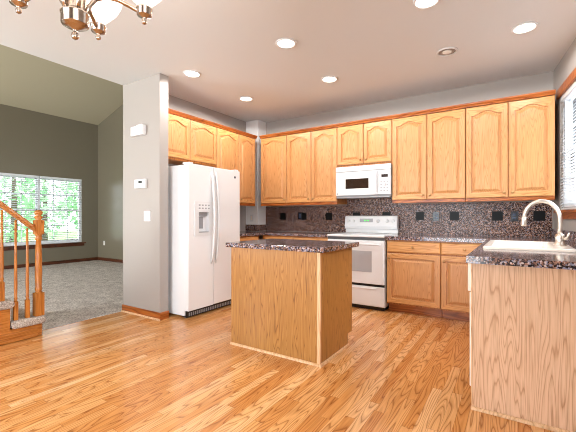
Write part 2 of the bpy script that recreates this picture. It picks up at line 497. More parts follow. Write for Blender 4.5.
# ------------------------------------------------------------------ sink window in the right wall
k0 = rwp(KT0)
w2 = sash_window('window_2', (k0[0], k0[1], KZ0), KT1 - KT0, 2, KZ0, KZ1, lambda u, d, z: (*rwp(KT0 + u, -d), z))
m = MB((k0[0], k0[1], KZ0))
def rbar(mb, t0, t1, n0, n1, z0, z1): mb.prism([rwp(t0, n0), rwp(t1, n0), rwp(t1, n1), rwp(t0, n1)], z0, z1)
rbar(m, KT0 - .03, KT1 + .04, -.02, .05, KZ0 - .028, KZ0 - .002); rbar(m, KT0 - .02, KT1 + .03, .001, .02, KZ0 - .09, KZ0 - .028)
m.build('window_sill', OAK_TRIM_Y, w2, 0.004)
m = MB((k0[0], k0[1], KZ0))
rbar(m, KT0 - .03, KT1 + .04, .001, .026, KZ1 - .012, KZ1 + .075)
m.build('head_casing', OAK_TRIM_Y, w2, 0.005)
p = rwp((KT0 + KT1) / 2)
t = thing('window_blind', 'white slatted blind half open in the window above the sink', 'blind', (p[0], p[1], KZ1))
m = MB(t.location); rbar(m, KT0 + .02, KT1 - .02, -.03, .0, KZ1 - .06, KZ1 - .013); m.build('headrail', WHITE2, t)
m = MB(t.location)
for i in range(70):
    z = KZ1 - .085 - i * .029
    if z < KZ0 + .04: break
    a = rwp(KT0 + .02, -.015); b = rwp(KT1 - .02, -.015)
    m.sweep([(-.015, -.017), (.015, .017), (.0138, .018), (-.0162, -.016)], (a[0], a[1], z), (b[0], b[1], z), (-RWN.x, -RWN.y, 0))
m.build('slats', BLIND, t)
m = MB(t.location); rbar(m, KT0 + .02, KT1 - .02, -.03, -.002, KZ0 + .006, KZ0 + .022); m.build('bottom_rail', WHITE2, t)
for q in (.08, .35, .65, .92):
    a = rwp(KT0 + (KT1 - KT0) * q, .006)
    m = MB(t.location); m.tube([(a[0], a[1], KZ0 + .02), (a[0], a[1], KZ1 - .05)], .0025, 5); m.build('cord', WHITE2, t)
# side window of the dining area, out of the frame but letting its daylight in
d0 = rwp(DT0)
sash_window('window_3', (d0[0], d0[1], DZ0), DT1 - DT0, 2, DZ0, DZ1, lambda u, d, z: (*rwp(DT0 + u, -d), z))

# ------------------------------------------------------------------ cabinets
def door_mesh(w, h, arch=True, t=0.022, inset=0.055, N=16):
    """cathedral raised-panel door, local x 0..w, z 0..h, front at y=-t"""
    A = min(0.045, h * .12) if arch else 0.0
    def path(d, y):
        x0, x1 = inset + d, w - inset - d; z0 = inset + d; zs = h - inset - d - A
        pts = []
        for i in range(N): pts.append((x0 + (x1 - x0) * i / N, y, z0))
        for i in range(6): pts.append((x1, y, z0 + (zs - z0) * i / 6))
        for i in range(N):
            q = i / N; s_ = 2 * abs(q - .5)
            b = A * (max(0.0, math.cos(min(1, s_ / .82) * PI / 2)) ** 1.3 if arch else 0)
            pts.append((x1 - (x1 - x0) * q, y, zs + b))
        for i in range(6): pts.append((x0, y, zs - (zs - z0) * i / 6))
        return pts
    def outer(d, y):
        x0, x1, z0, z1 = d, w - d, d, h - d; pts = []
        for i in range(N): pts.append((x0 + (x1 - x0) * i / N, y, z0))
        for i in range(6): pts.append((x1, y, z0 + (z1 - z0) * i / 6))
        for i in range(N): pts.append((x1 - (x1 - x0) * i / N, y, z1))
        for i in range(6): pts.append((x0, y, z1 - (z1 - z0) * i / 6))
        return pts
    m = MB()
    sp = [(outer(0, -.001), 0), (outer(0, -t + .005), 0), (outer(.006, -t), 0), (path(0, -t), 0), (path(.002, -t + .016), 0), (path(.012, -t + .016), 0), (path(.040, -t + .001), 0)]
    R = [[m.v(q) for q in r] for r, _ in sp]
    n = len(R[0])
    for j in range(len(R) - 1):
        for i in range(n):
            mi = 0
            if j == 2:
                rail = i < N or (N + 6 <= i < 2 * N + 6)
                mi = 1 if rail else 0
            m.f([R[j][i], R[j][(i + 1) % n], R[j + 1][(i + 1) % n], R[j + 1][i]], mi)
    m.f(R[0][::-1]); m.f(R[-1])
    return m
def knob(parent, x, y, z):
    k = MB(); k.lathe([(.006, 0), (.006, .012), (.0135, .016), (.0155, .022), (.012, .028), (.004, .030)], (x, y, z), 12, 'y')
    return k.build('knob', BRASS, parent)
def add_door(root, x0, x1, z0, z1, kn=None, arch=True):
    w, h = x1 - x0, z1 - z0
    o = door_mesh(w, h, arch).build('door', [OAK, OAK_X], root)
    o.location = (x0, 0, z0)
    if kn:
        kx = {'l': .035, 'r': w - .035}[kn[0]]; kz = {'b': .05, 't': h - .06}[kn[1]]
        knob(o, kx, -.02, kz)
    return o
def add_drawer(root, x0, x1, z0, z1):
    w, h = x1 - x0, z1 - z0
    m = MB()
    m.rings([[(0, -.001, 0), (w, -.001, 0), (w, -.001, h), (0, -.001, h)], [(0, -.013, 0), (w, -.013, 0), (w, -.013, h), (0, -.013, h)],
             [(.012, -.02, .012), (w - .012, -.02, .012), (w - .012, -.02, h - .012), (.012, -.02, h - .012)]], 0, False)
    o = m.build('drawer', OAK_X, root); o.location = (x0, 0, z0)
    knob(o, w / 2, -.02, h / 2)
    return o
def cabinet(name, label, loc, rz, w, d, h, toe=0.0, rail=0.0, group=None, open_top=False):
    t = thing(name, label, 'cabinet', loc, rz, group)
    m = MB(); m.box(0, w, 0, d, toe, h if not open_top else .70)
    if open_top: m.box(0, w, 0, .018, .70, h); bmesh.ops.remove_doubles(m.bm, verts=m.bm.verts[:], dist=.0004)
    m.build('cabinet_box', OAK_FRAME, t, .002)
    if toe:
        m = MB(); m.box(.002, w - .002, .075, d, 0.001, toe); m.build('toe_kick', OAK_TRIM, t)
    if rail:
        m = MB(); m.box(.001, w - .001, -.012, .006, -rail, 0.028); m.build('light_rail', OAK_TRIM, t, .003)
    return t
G_ = .004
UZ = 1.345; UT = 2.412; UD = BW + .33 - .022        # back wall uppers
FY = -.308
UH = UT - UZ
GB = 'oak wall cabinets over the back counter'
def upper(label, x0, x1, doors, z0=UZ, rail=.012):
    t = cabinet('wall_cabinet', label, (x0 + .001, FY, z0), 0, x1 - x0 - .002, BW - FY - .001, UT - z0, 0, rail, GB)
    for (a, b, kn) in doors: add_door(t, a - x0 + G_, b - x0 - G_, .03, UT - z0 - .006, kn)
    return t
upper('single-door oak wall cabinet beside the corner column', .266, .766, [(.266, .766, 'rb')])
upper('two-door oak wall cabinet directly left of the white microwave', .766, 1.606, [(.766, 1.19, 'rb'), (1.19, 1.606, 'lb')])
upper('short two-door oak wall cabinet above the white microwave', 1.606, 2.374, [(1.606, 1.99, 'rb'), (1.99, 2.374, 'lb')], 1.846, 0)
upper('two-door oak wall cabinet directly right of the white microwave', 2.374, 3.223, [(2.374, 2.80, 'rb'), (2.80, 3.223, 'lb')])
upper('two-door oak wall cabinet at the right end, beside the blind', 3.223, 4.05, [(3.223, 3.64, 'rb'), (3.64, 4.05, 'lb')])
# left run (faces +x)
LX = .178
def left_upper(label, y0, y1, doors, z0, rail):
    t = cabinet('wall_cabinet', label, (LX, y0 + .001, z0), PI / 2, y1 - y0 - .002, LX - LW - .001, UT - z0, 0, rail, 'oak wall cabinets over the fridge wall')
    for (a, b, kn) in doors: add_door(t, a - y0 + G_, b - y0 - G_, .03, UT - z0 - .006, kn)
left_upper('short two-door oak wall cabinet above the white refrigerator', -2.18, -1.241, [(-2.18, -1.723, None), (-1.723, -1.241, None)], 1.86, 0)
left_upper('tall two-door oak wall cabinet between refrigerator and corner column', -1.241, -.369, [(-1.241, -.774, 'rb'), (-.774, -.369, 'lb')], UZ, .012)
# crown mouldings
CP = [(0, 0), (.022, 0), (.026, .012), (.044, .03), (.046, .044), (0, .044)]
m = MB(); m.sweep(CP, (.262, FY - .001, UT + .001), (4.052, FY - .001, UT + .001), (0, -1, 0))
m.box(.262, 4.052, FY - .001, BW - .002, UT + .001, UT + .02)
tag(m.build('crown_moulding', OAK_TRIM), 'dark stained crown moulding running along the back wall cabinets', 'moulding')
m = MB(); m.sweep(CP, (LX + .001, -2.18, UT + .001), (LX + .001, -.352, UT + .001), (1, 0, 0))
m.box(LW + .002, LX + .001, -2.18, -.352, UT + .001, UT + .02)
tag(m.build('crown_moulding', OAK_TRIM_Y), 'dark stained crown moulding on the cabinets above the refrigerator', 'moulding')

# base cabinets
CT = .925; CTH = .042; BH = CT - CTH - .001
BF = -.568
def base(label, x0, x1, loc, rz, d, drawers, doors, group, open_top=False):
    t = cabinet('base_cabinet', label, loc, rz, x1 - x0 - .002, d, BH, .105, 0, group, open_top)
    for (a, b) in drawers: add_drawer(t, a - x0 + G_, b - x0 - G_, .735, .865)
    for (a, b, kn) in doors: add_door(t, a - x0 + G_, b - x0 - G_, .125, .72, kn, False)
    return t
GBB = 'oak base cabinets along the back wall'
base('oak base cabinet with one drawer, directly right of the range', 2.385, 3.0, (2.386, BF, 0), 0, BW - BF - .001, [(2.385, 3.0)], [(2.385, 3.0, 'lt')], GBB)
base('oak base cabinet partly hidden behind the sink counter corner', 3.0, 3.488, (3.001, BF, 0), 0, BW - BF - .001, [(3.0, 3.488)], [(3.0, 3.488, 'lt')], GBB)
base('oak base cabinet behind the island, left of the range', .49, 1.598, (.491, BF, 0), 0, BW - BF - .001, [(.53, 1.05), (1.05, 1.598)], [(.53, 1.05, 'rt'), (1.05, 1.598, 'lt')], GBB)
base('oak base cabinet in the corner between refrigerator and back wall', -1.225, -.6, (.452, -1.224, 0), PI / 2, .452 - LW - .001, [(-1.225, -.64)], [(-1.225, -.64, 'rt')], None)
# sink run (faces -x), between the corner and the dishwasher
base('oak sink base cabinet under the sink counter, hidden behind its end panel', 0, 1.22, (3.491, -.612, 0), -PI / 2, .565, [(.0, .61), (.61, 1.22)], [(.0, .61, 'rt'), (.61, 1.22, 'lt')], None, True)

# ------------------------------------------------------------------ countertops
m = MB(); m.prism([(LW + .001, BW - .001), (LW + .001, -1.228), (.487, -1.228), (.487, -.603), (1.600, -.603), (1.600, BW - .001)], CT - CTH, CT - .005)
tag(m.build('countertop', GRANITE, None, .006), 'L-shaped speckled granite countertop between refrigerator and range', 'countertop')
ct = thing('countertop', 'speckled granite countertop with the white drop-in sink', 'countertop', (3.9, -1.2, CT - CTH))
SX0, SX1, SY0, SY1 = 3.545, 3.985, -1.87, -1.08      # cutout
m = MB(ct.location)
E_ = .004
m.prism([(2.381, BW - .001), (2.381, -.603), (3.463, -.603), (3.463, SY1), (rwx(SY1) - E_, SY1), (rwx(BW) - E_, BW - .001)], CT - CTH, CT)
m.prism([(3.463, SY1), (3.463, SY0), (SX0, SY0), (SX0, SY1)], CT - CTH, CT)
m.prism([(SX1, SY1), (SX1, SY0), (rwx(SY0) - E_, SY0), (rwx(SY1) - E_, SY1)], CT - CTH, CT)
m.prism([(3.463, SY0), (3.463, -2.515), (rwx(-2.515) - E_, -2.53), (rwx(SY0) - E_, SY0)], CT - CTH, CT)
bmesh.ops.remove_doubles(m.bm, verts=m.bm.verts[:], dist=.0005)
m.build('slab', GRANITE, ct)
m = MB(ct.location); m.prism([rwp(.02, .004), rwp(2.55, .004), rwp(2.55, .022), rwp(.02, .022)], CT + .001, CT + .102)
m.build('side_splash', GRANITE, ct, .003)

# ------------------------------------------------------------------ backsplash of granite tiles
bs = thing('backsplash', 'full-height granite tile backsplash with black square accent tiles', 'backsplash', (2, BW, CT))
m = MB(bs.location)
m.box(.116, 4.045, BW - .011, BW - .001, CT + .001, UZ - .014); m.box(1.61, 2.37, BW - .011, BW - .001, UZ - .014, 1.43)
m.build('tile_field', SPLASH, bs)
cs = MB(); m = cs; m.box(LW + .002, .123, -.203, -.193, CT + .001, 1.03); m.box(.113, .123, -.193, BW - .012, CT + .001, 1.03)
tag(m.build('backsplash', SPLASH, None, .002), 'low granite splash wrapped around the corner column', 'backsplash')
m = MB(bs.location)
for x in (.62, 1.06, 1.50, 2.42, 2.86, 3.30, 3.74):
    m.box(x - .0012, x + .0012, BW - .0116, BW - .010, CT + .002, UZ - .016)
m.box(.13, 4.04, BW - .0116, BW - .010, 1.1675, 1.1695)
m.build('grout_line', GROUT, bs)
for x in (.47, .86, 1.312, 1.756, 2.197, 2.644, 3.06, 3.525, 3.932):
    m = MB(bs.location); m.box(x - .056, x + .056, BW - .0135, BW - .0112, 1.113, 1.225)
    m.build('accent_tile', BLACKTILE, bs, .001)
def outlet(name, label, x, z, mat, mat2, y=BW - .0145, n=(0, -1), w=.072, h=.116, kind='outlet', group=None, toggles=0):
    t = thing(name, label, kind, (x, y, z), math.atan2(n[0], -n[1]), group)
    m = MB(); m.box(-w / 2, w / 2, -.006, 0, -h / 2, h / 2); m.build('wall_plate', mat, t, .002)
    if toggles:
        for i in range(toggles):
            c = (i - (toggles - 1) / 2) * .046
            m = MB(); m.box(c - .016, c + .016, -.010, -.006, -.033, .033); m.build('rocker', mat2, t, .002)
    else:
        for q in (-.02, .02):
            m = MB(); m.box(-.016, .016, -.009, -.006, q - .014, q + .014); m.build('socket', mat2, t, .003)
    return t
BKP = plain('outlet_black', (22, 26, 40), 0.25); BKS = plain('outlet_socket', (52, 66, 92), 0.3)
outlet('wall_outlet', 'black wall outlet over a black accent tile, behind the island', .80, 1.175, BKP, BKS, group='black outlets on the backsplash')
outlet('wall_outlet', 'black wall outlet on the backsplash right of the range', 2.845, 1.165, BKP, BKS, group='black outlets on the backsplash')
outlet('wall_outlet', 'black wall outlet on the backsplash left of the faucet spout', 3.695, 1.165, BKP, BKS, group='black outlets on the backsplash')
outlet('wall_outlet', 'white wall outlet on the corner column under the cabinets', -.02, 1.14, WHITE2, CREAM, -.194)
outlet('wall_outlet', 'white wall outlet low on the living room wall', -5.44, .47, WHITE2, CREAM, YL - .001)

# ------------------------------------------------------------------ refrigerator
FX0, FXB, FXF = LW + .03, .548, .621
FYa, FYb, FYs = -2.124, -1.243, -1.734
fr = thing('refrigerator', 'white side-by-side refrigerator with a water and ice dispenser', 'refrigerator', (.25, -1.68, 0))
L = fr.location
m = MB(L); m.box(FX0, FXB, FYa + .003, FYb - .003, .03, 1.752); m.build('body', WHITE, fr, .006)
m = MB(L); m.box(FXB - .05, FXB + .02, FYa + .02, FYb - .02, .012, .085)
m.build('base_grille', BLACK, fr)
m = MB(L)
for i in range(26):
    y = FYa + .05 + i * .030
    m.box(FXB + .020, FXB + .024, y, y + .014, .022, .06)
m.build('grille_slot', GREYP, fr)
for y in (FYa + .06, FYb - .06):
    m = MB(L); m.lathe([(.022, .001), (.022, .012), (.012, .014), (.012, .03)], (FXB - .03, y, 0), 12); m.build('foot', GREYP, fr)
    m = MB(L); m.lathe([(.022, .001), (.022, .012), (.012, .014), (.012, .03)], (FX0 + .06, y, 0), 12); m.build('foot', GREYP, fr)
def fridge_door(name, y0, y1, z0, z1, hole=None):
    m = MB(L); xb, xf = FXB + .004, FXF
    if not hole:
        m.box(xb, xf, y0, y1, z0, z1)
    else:
        ha, hb, hc, hd, dep = hole
        m.box(xb, xf, y0, ha, z0, z1); m.box(xb, xf, hb, y1, z0, z1); m.box(xb, xf, ha, hb, z0, hc); m.box(xb, xf, ha, hb, hd, z1); m.box(xb, xf - dep, ha, hb, hc, hd)
        bmesh.ops.remove_doubles(m.bm, verts=m.bm.verts[:], dist=.0004)
    return m.build(name, WHITE, fr, 0.0 if hole else .010, 3)
fz = fridge_door('freezer_door', FYa, FYs - .004, .095, 1.764, (-1.98, -1.815, .975, 1.215, .05))
fd = fridge_door('fridge_door', FYs + .004, FYb, .095, 1.764)
def handle(parent, y):
    pts = []
    for i in range(21):
        q = i / 20; z = 1.70 - q * 1.10
        b = math.sin(q * PI)
        pts.append((FXF - .004 + .058 * b ** .6, y, z))
    m = MB(L); m.tube(pts, [.013 + .004 * math.sin(i / 20 * PI) for i in range(21)], 10); m.build('handle', WHITE2, parent)
handle(fz, FYs - .035); handle(fd, FYs + .035)
ds = MB(L)
ds.box(FXF, FXF + .012, -2.04, -1.98, .935, 1.335); ds.box(FXF, FXF + .012, -1.815, -1.775, .935, 1.335)
ds.box(FXF, FXF + .012, -1.98, -1.815, .935, .975); ds.box(FXF, FXF + .012, -1.98, -1.815, 1.215, 1.335)
ds.build('dispenser_frame', WHITE2, fz)
m = MB(L); m.box(FXF + .0125, FXF + .014, -2.0, -1.80, 1.235, 1.325); m.build('control_panel', WHITE, fz)
for i in range(4):
    for j in range(2):
        m = MB(L); y = -1.985 + i * .048; z = 1.25 + j * .036
        m.box(FXF + .014, FXF + .017, y, y + .026, z, z + .017); m.build('button', LGREY, fz)
m = MB(L); m.box(FXF - .049, FXF - .02, -1.975, -1.82, 1.17, 1.214); m.build('dispenser_hood', GREYP, fz)
m = MB(L)
m.box(FXF - .048, FXF - .040, -1.935, -1.865, 1.02, 1.16)
m.build('paddle', GREYP, fz, .003)
m = MB(L); m.box(FXF - .048, FXF + .006, -1.975, -1.82, .976, .984); m.build('drip_tray', GREYP, fz)
m = MB(L); m.lathe([(.0165, 0), (.0165, .002), (.013, .003)], (FXF + .0005, -1.345, 1.675), 16, 'x'); m.build('badge', plain('badge_blue', (60, 66, 84), .3), fd)
for y in (FYa + .05, FYb - .05):
    m = MB(L); m.box(FXB - .05, FXF - .012, y - .03, y + .03, 1.765, 1.782); m.build('hinge_cover', WHITE2, fr, .004)

# ------------------------------------------------------------------ range
RX0, RX1 = 1.606, 2.374
rg = thing('range', 'white freestanding electric range with oven and backguard', 'range', (1.99, -.35, 0))
L = rg.location
RF = -.600
m = MB(L); m.box(RX0 + .003, RX1 - .003, RF, BW - .025, .05, .905); m.build('body', WHITE, rg)
m = MB(L); m.box(RX0 + .02, RX1 - .02, RF + .03, BW - .03, .001, .05); m.build('plinth', BLACK, rg)
m = MB(L); m.box(RX0, RX1, RF - .035, BW - .08, .906, .932); m.build('cooktop', WHITE, rg, .008)
m = MB(L)
for (x, y, r) in ((1.79, -.45, .095), (2.19, -.45, .075), (1.79, -.19, .075), (2.19, -.19, .095)):
    m.lathe([(r - .008, .9322), (r, .9322), (r, .9330), (r - .008, .9330)], (x, y, 0), 32, cap=False)
m.build('burner_ring', GREYP, rg)
# backguard with sloped control face
bgd = MB(L)
bgd.sweep([(-.035, .932), (-.035, .985), (-.055, .99), (-.075, 1.03), (-.05, 1.165), (-.03, 1.175), (.012, 1.175), (.012, .932)], (RX0 + .004, 0, 0), (RX1 - .004, 0, 0), (0, 1, 0))
bg_o = bgd.build('backguard', WHITE, rg, .005)
def onface(z, e=.0): return -.075 + (z - 1.03) * (.025 / .135) - e
for x in (1.665, 1.745, 2.105, 2.235, 2.315):
    m = MB(L); m.lathe([(.024, 0), (.023, .012), (.019, .02), (.005, .022)], (x, onface(1.10), 1.10), 16, 'y')
    m.box(x - .003, x + .003, onface(1.10) - .026, onface(1.10) - .018, 1.083, 1.117)
    m.build('control_knob', WHITE2, bg_o)
m = MB(L); m.box(1.84, 2.03, onface(1.10, .003), onface(1.10, -.02), 1.07, 1.135); m.build('control_panel', LGREY, bg_o)
m = MB(L)
for i, x in enumerate((1.905, 1.922, 1.945, 1.962)): m.box(x, x + .011, onface(1.10, .0045), onface(1.10), 1.098, 1.118)
m.build('clock_display', GREEN, bg_o)
od = MB(L)
od.box(RX0 + .006, RX1 - .006, RF - .036, RF - .002, .328, .865)
od_o = od.build('oven_door', WHITE, rg, .008)
m = MB(L); m.box(1.765, 2.218, RF - .039, RF - .0365, .475, .735); m.build('oven_window', OVENGLASS, od_o, .001)
m = MB(L); m.tube([(1.66, RF - .03, .815), (1.675, RF - .075, .818), (1.72, RF - .082, .82), (1.99, RF - .085, .82), (2.26, RF - .082, .82), (2.305, RF - .075, .818), (2.32, RF - .03, .815)], .013, 10)
m.build('handle', WHITE2, od_o)
m = MB(L); m.box(RX0 + .004, RX1 - .004, RF - .02, RF - .001, .869, .904); m.build('vent_trim', plain('range_vent', (70, 70, 72), .4), rg)
m = MB(L); m.box(RX0 + .006, RX1 - .006, RF - .006, RF - .0005, .296, .327); m.build('gap_shadow_strip', BLACK, rg)  # black strip painting the shade in the gap above the drawer
m = MB(L); m.box(RX0 + .006, RX1 - .006, RF - .034, RF - .002, .062, .296)
m.box(1.70, 2.28, RF - .042, RF - .034, .262, .28)
m.build('storage_drawer', WHITE, rg, .006)

# ------------------------------------------------------------------ microwave
mw = thing('microwave', 'white over-the-range microwave under the short cabinet', 'microwave', (1.99, -.17, 1.43))
L = mw.location
MF = -.345
m = MB(L); m.box(RX0 + .002, RX1 - .002, MF, BW - .002, 1.432, 1.842); m.build('body', GREYP, mw, .004)
m = MB(L); m.box(RX0 + .002, RX1 - .002, MF - .022, MF - .001, 1.775, 1.842)
for i in range(4): m.box(RX0 + .03, RX1 - .03, MF - .024, MF - .022, 1.786 + i * .013, 1.791 + i * .013)
m.build('vent_grille', WHITE2, mw, .003)
m = MB(L)
wx0, wx1, wz0, wz1 = 1.752, 2.08, 1.54, 1.672
DX1 = 2.205
for (a, b, c, d) in ((RX0 + .004, wx0, 1.452, 1.768), (wx1, DX1, 1.452, 1.768), (wx0, wx1, 1.452, wz0), (wx0, wx1, wz1, 1.768)):
    m.box(a, b, MF - .024, MF - .001, c, d)
bmesh.ops.remove_doubles(m.bm, verts=m.bm.verts[:], dist=.0004)
md = m.build('door', WHITE2, mw)
m = MB(L); m.box(wx0, wx1, MF - .014, MF - .006, wz0, wz1); m.build('door_window', DARKG, md)
m = MB(L); m.sweep([(0, 0), (.03, .004), (.036, .02), (.03, .034), (0, .038)], (2.16, MF - .023, 1.47), (2.16, MF - .023, 1.755), (0, -1, 0), (1, 0, 0))
m.build('handle', WHITE, md, .003)
m = MB(L); m.box(DX1 + .004, RX1 - .004, MF - .022, MF - .001, 1.452, 1.768); cp = m.build('control_panel', WHITE2, mw, .003)
m = MB(L); m.box(2.252, 2.335, MF - .025, MF - .0225, 1.672, 1.708); m.build('display', plain('amber_display', (42, 24, 14), .2), cp)
for i in range(3):
    for j in range(4):
        m = MB(L); x = 2.238 + i * .04; z = 1.49 + j * .038
        if i == 1 and j == 2: continue
        m.box(x, x + .022, MF - .0245, MF - .0222, z, z + .014); m.build('button', LGREY, cp)
m = MB(L); m.lathe([(.019, 0), (.018, .012), (.006, .014)], (2.289, MF - .022, 1.573), 16, 'y'); m.build('dial', WHITE, cp)
m = MB(L); m.box(RX0 + .01, RX1 - .01, MF - .012, MF + .2, 1.415, 1.431); m.build('bottom_vent', GREYP, mw)
m = MB(L); m.lathe([(.009, 0), (.009, .001)], (1.635, MF - .0245, 1.475), 12, 'y'); m.build('badge', GREYP, md)

# ------------------------------------------------------------------ island
isl = thing('kitchen_island', 'oak kitchen island with a speckled granite top', 'island', (1.98, -2.1, 0))
L = isl.location
IX0, IX1, IY0, IY1 = 1.528, 2.434, -2.42, -1.79
m = MB(L); m.box(IX0 + .004, IX1 - .004, IY0 + .004, IY1, .105, BH); m.box(IX0 + .004, IX1 - .004, IY0 + .004, IY1 - .095, .001, .105); m.build('cabinet_box', OAK, isl)
m = MB(L); m.box(IX0, IX1 - .022, IY0 - .004, IY0 + .003, .002, BH); m.build('front_panel', OAK_ISL, isl)
def sidepanel(x0, x1):
    m = MB(L)
    m.sweep([(IY0 + .018, .002), (IY1 - .095, .002), (IY1 - .095, .105), (IY1, .105), (IY1, BH), (IY0 + .018, BH)], (x0, 0, 0), (x1, 0, 0), (0, 1, 0))
    m.build('side_panel', OAK_ISL, isl)
sidepanel(IX1 - .003, IX1 + .004); sidepanel(IX0 - .004, IX0 + .003)
m = MB(L); m.box(IX1 - .021, IX1 + .006, IY0 - .006, IY0 + .017, .002, BH); m.build('corner_trim', OAK_EDGE, isl, .003)
m = MB(L); SH = [(0, 0), (.014, 0), (.012, .012), (.004, .018), (0, .018)]
m.sweep(SH, (IX0 - .004, IY0 - .0065, .001), (IX1 + .02, IY0 - .0065, .001), (0, -1, 0))
m.sweep(SH, (IX1 + .0065, IY0 - .02, .001), (IX1 + .0065, IY1 - .095, .001), (1, 0, 0))
m.build('base_trim', OAK_EDGE, isl)
m = MB(L); m.box(1.490, 2.487, -2.461, -1.731, CT - CTH, CT); m.build('granite_top', GRANITE, isl, .006)
for (a, b, kn) in ((0, .45, 'rt'), (.45, .9, 'lt')):
    o = door_mesh(b - a - .008, .6, False).build('door', [OAK, OAK_X], isl); o.rotation_euler = (0, 0, PI)
    o.location = Vector((IX1 - a - .007, IY1 + .0005, .125)) - L
    knob(o, .035 if kn[0] == 'l' else b - a - .043, -.02, .54)
    m = MB(); w = b - a - .008
    m.rings([[(0, -.001, 0), (w, -.001, 0), (w, -.001, .13), (0, -.001, .13)], [(0, -.013, 0), (w, -.013, 0), (w, -.013, .13), (0, -.013, .13)], [(.012, -.02, .012), (w - .012, -.02, .012), (w - .012, -.02, .118), (.012, -.02, .118)]], 0, False)
    o = m.build('drawer', OAK_X, isl); o.rotation_euler = (0, 0, PI); o.location = Vector((IX1 - a - .007, IY1 + .0005, .735)) - L
    knob(o, w / 2, -.02, .065)

# ------------------------------------------------------------------ sink run end panel and dishwasher
PY = -2.462
ep = thing('end_panel', 'oak end panel with bright light painted in, closing the sink counter, nearest the camera', 'panel', (3.9, PY, 0))
L = ep.location
m = MB(L); m.box(3.492, rwx(PY) - .004, PY, PY + .02, .002, BH); m.build('panel', OAK_LIT, ep)
m = MB(L); m.box(3.484, 3.4915, PY - .001, PY + .021, .002, BH); m.build('edge_strip', OAK_EDGE, ep)
m = MB(L); m.sweep([(0, 0), (.014, 0), (.012, .012), (.005, .019), (0, .019)], (3.484, PY - .0015, .001), (rwx(PY) - .02, PY - .0015, .001), (0, -1, 0))
m.build('base_trim', OAK_EDGE, ep)
dw = thing('dishwasher', 'white dishwasher seen edge-on at the end of the sink run', 'dishwasher', (3.78, -2.14, 0))
L = dw.location
DY0, DY1 = PY + .024, -1.866
m = MB(L); m.box(3.515, 4.02, DY0 + .003, DY1 - .003, .11, BH - .003); m.build('body', GREYP, dw)
m = MB(L); m.box(3.545, 3.62, DY0 + .003, DY1 - .003, .001, .11); m.build('toe_kick', BLACK, dw)
m = MB(L); m.box(3.474, 3.514, DY0, DY1, .125, .70); m.build('door', CREAM, dw, .004)
m = MB(L); m.box(3.464, 3.514, DY0, DY1, .704, BH - .006); cpn = m.build('control_panel', CREAM, dw, .005)
m = MB(L); m.box(3.456, 3.464, DY0 + .1, DY1 - .1, .72, .745); m.build('handle', CREAM, cpn)
for i in range(4):
    m = MB(L); m.box(3.459, 3.464, DY0 + .12 + i * .08, DY0 + .16 + i * .08, .79, .81); m.build('button', LGREY, cpn)
m = MB(L); m.box(3.472, 3.474, DY0 + .03, DY0 + .09, .25, .27); m.build('badge', GREYP, dw)

# ------------------------------------------------------------------ sink and faucet
sk = thing('sink', 'white enamel drop-in sink set in the granite counter', 'sink', (3.76, -1.475, CT))
L = sk.location
ox0, ox1, oy0, oy1 = 3.505, 4.055, -1.905, -1.045
m = MB(L)
def rr(x0, x1, y0, y1, r, z, n=5):
    pts = []
    for cx, cy, a0 in ((x1 - r, y1 - r, 0), (x0 + r, y1 - r, PI / 2), (x0 + r, y0 + r, PI), (x1 - r, y0 + r, 1.5 * PI)):
        for i in range(n + 1):
            a = a0 + PI / 2 * i / n; pts.append((cx + r * math.cos(a), cy + r * math.sin(a), z))
    return pts
bx0, bx1, by0, by1 = 3.555, 3.935, -1.845, -1.095
m.rings([rr(ox0, ox1, oy0, oy1, .03, CT + .0005), rr(ox0 + .001, ox1 - .001, oy0 + .001, oy1 - .001, .03, CT + .012), rr(ox0 + .008, ox1 - .008, oy0 + .008, oy1 - .008, .03, CT + .018),
         rr(bx0 - .01, bx1 + .01, by0 - .01, by1 + .01, .05, CT + .017), rr(bx0, bx1, by0, by1, .05, CT + .008),
         rr(bx0 + .012, bx1 - .012, by0 + .012, by1 - .012, .05, CT - .16), rr(bx0 + .04, bx1 - .04, by0 + .04, by1 - .04, .05, CT - .18)], 0, True, False)
R_ = [m.v(p) for p in rr(bx0 + .04, bx1 - .04, by0 + .04, by1 - .04, .05, CT - .18)]
m.f(R_)
m.build('basin', PORC, sk)
m = MB(L); m.lathe([(.045, .0), (.045, .004), (.03, .005)], (3.745, -1.475, CT - .1795), 20); m.build('drain', NICKEL, sk)
fa = thing('faucet', 'brushed nickel gooseneck faucet at the back of the sink', 'faucet', (3.995, -1.46, CT + .0185))
m = MB(); m.lathe([(.042, 0), (.042, .006), (.033, .012), (.029, .05), (.034, .06), (.030, .075), (.022, .085)], (0, 0, 0), 20); m.build('base', NICKEL, fa)
pts = [(0, 0, .07), (0, 0, .14), (0, 0, .19)]
for i in range(1, 19):
    a = i / 18 * PI * .96
    pts.append((-.115 + .115 * math.cos(a), 0, .19 + .155 * math.sin(a) * .95))
m = MB(); m.tube(pts, .0155, 12); m.build('spout', NICKEL, fa)
ex, ez = pts[-1][0], pts[-1][2]
m = MB(); m.tube([(ex, 0, ez + .012), (ex - .001, 0, ez - .02), (ex - .003, 0, ez - .05), (ex - .004, 0, ez - .068)], [.0150, .0185, .0215, .017], 14); m.build('spray_head', NICKEL, fa)
m = MB(); m.tube([(.015, -.01, .045), (.035, -.035, .05), (.04, -.06, .062), (.045, -.085, .09)], [.012, .013, .010, .007], 10); m.build('lever', NICKEL, fa)

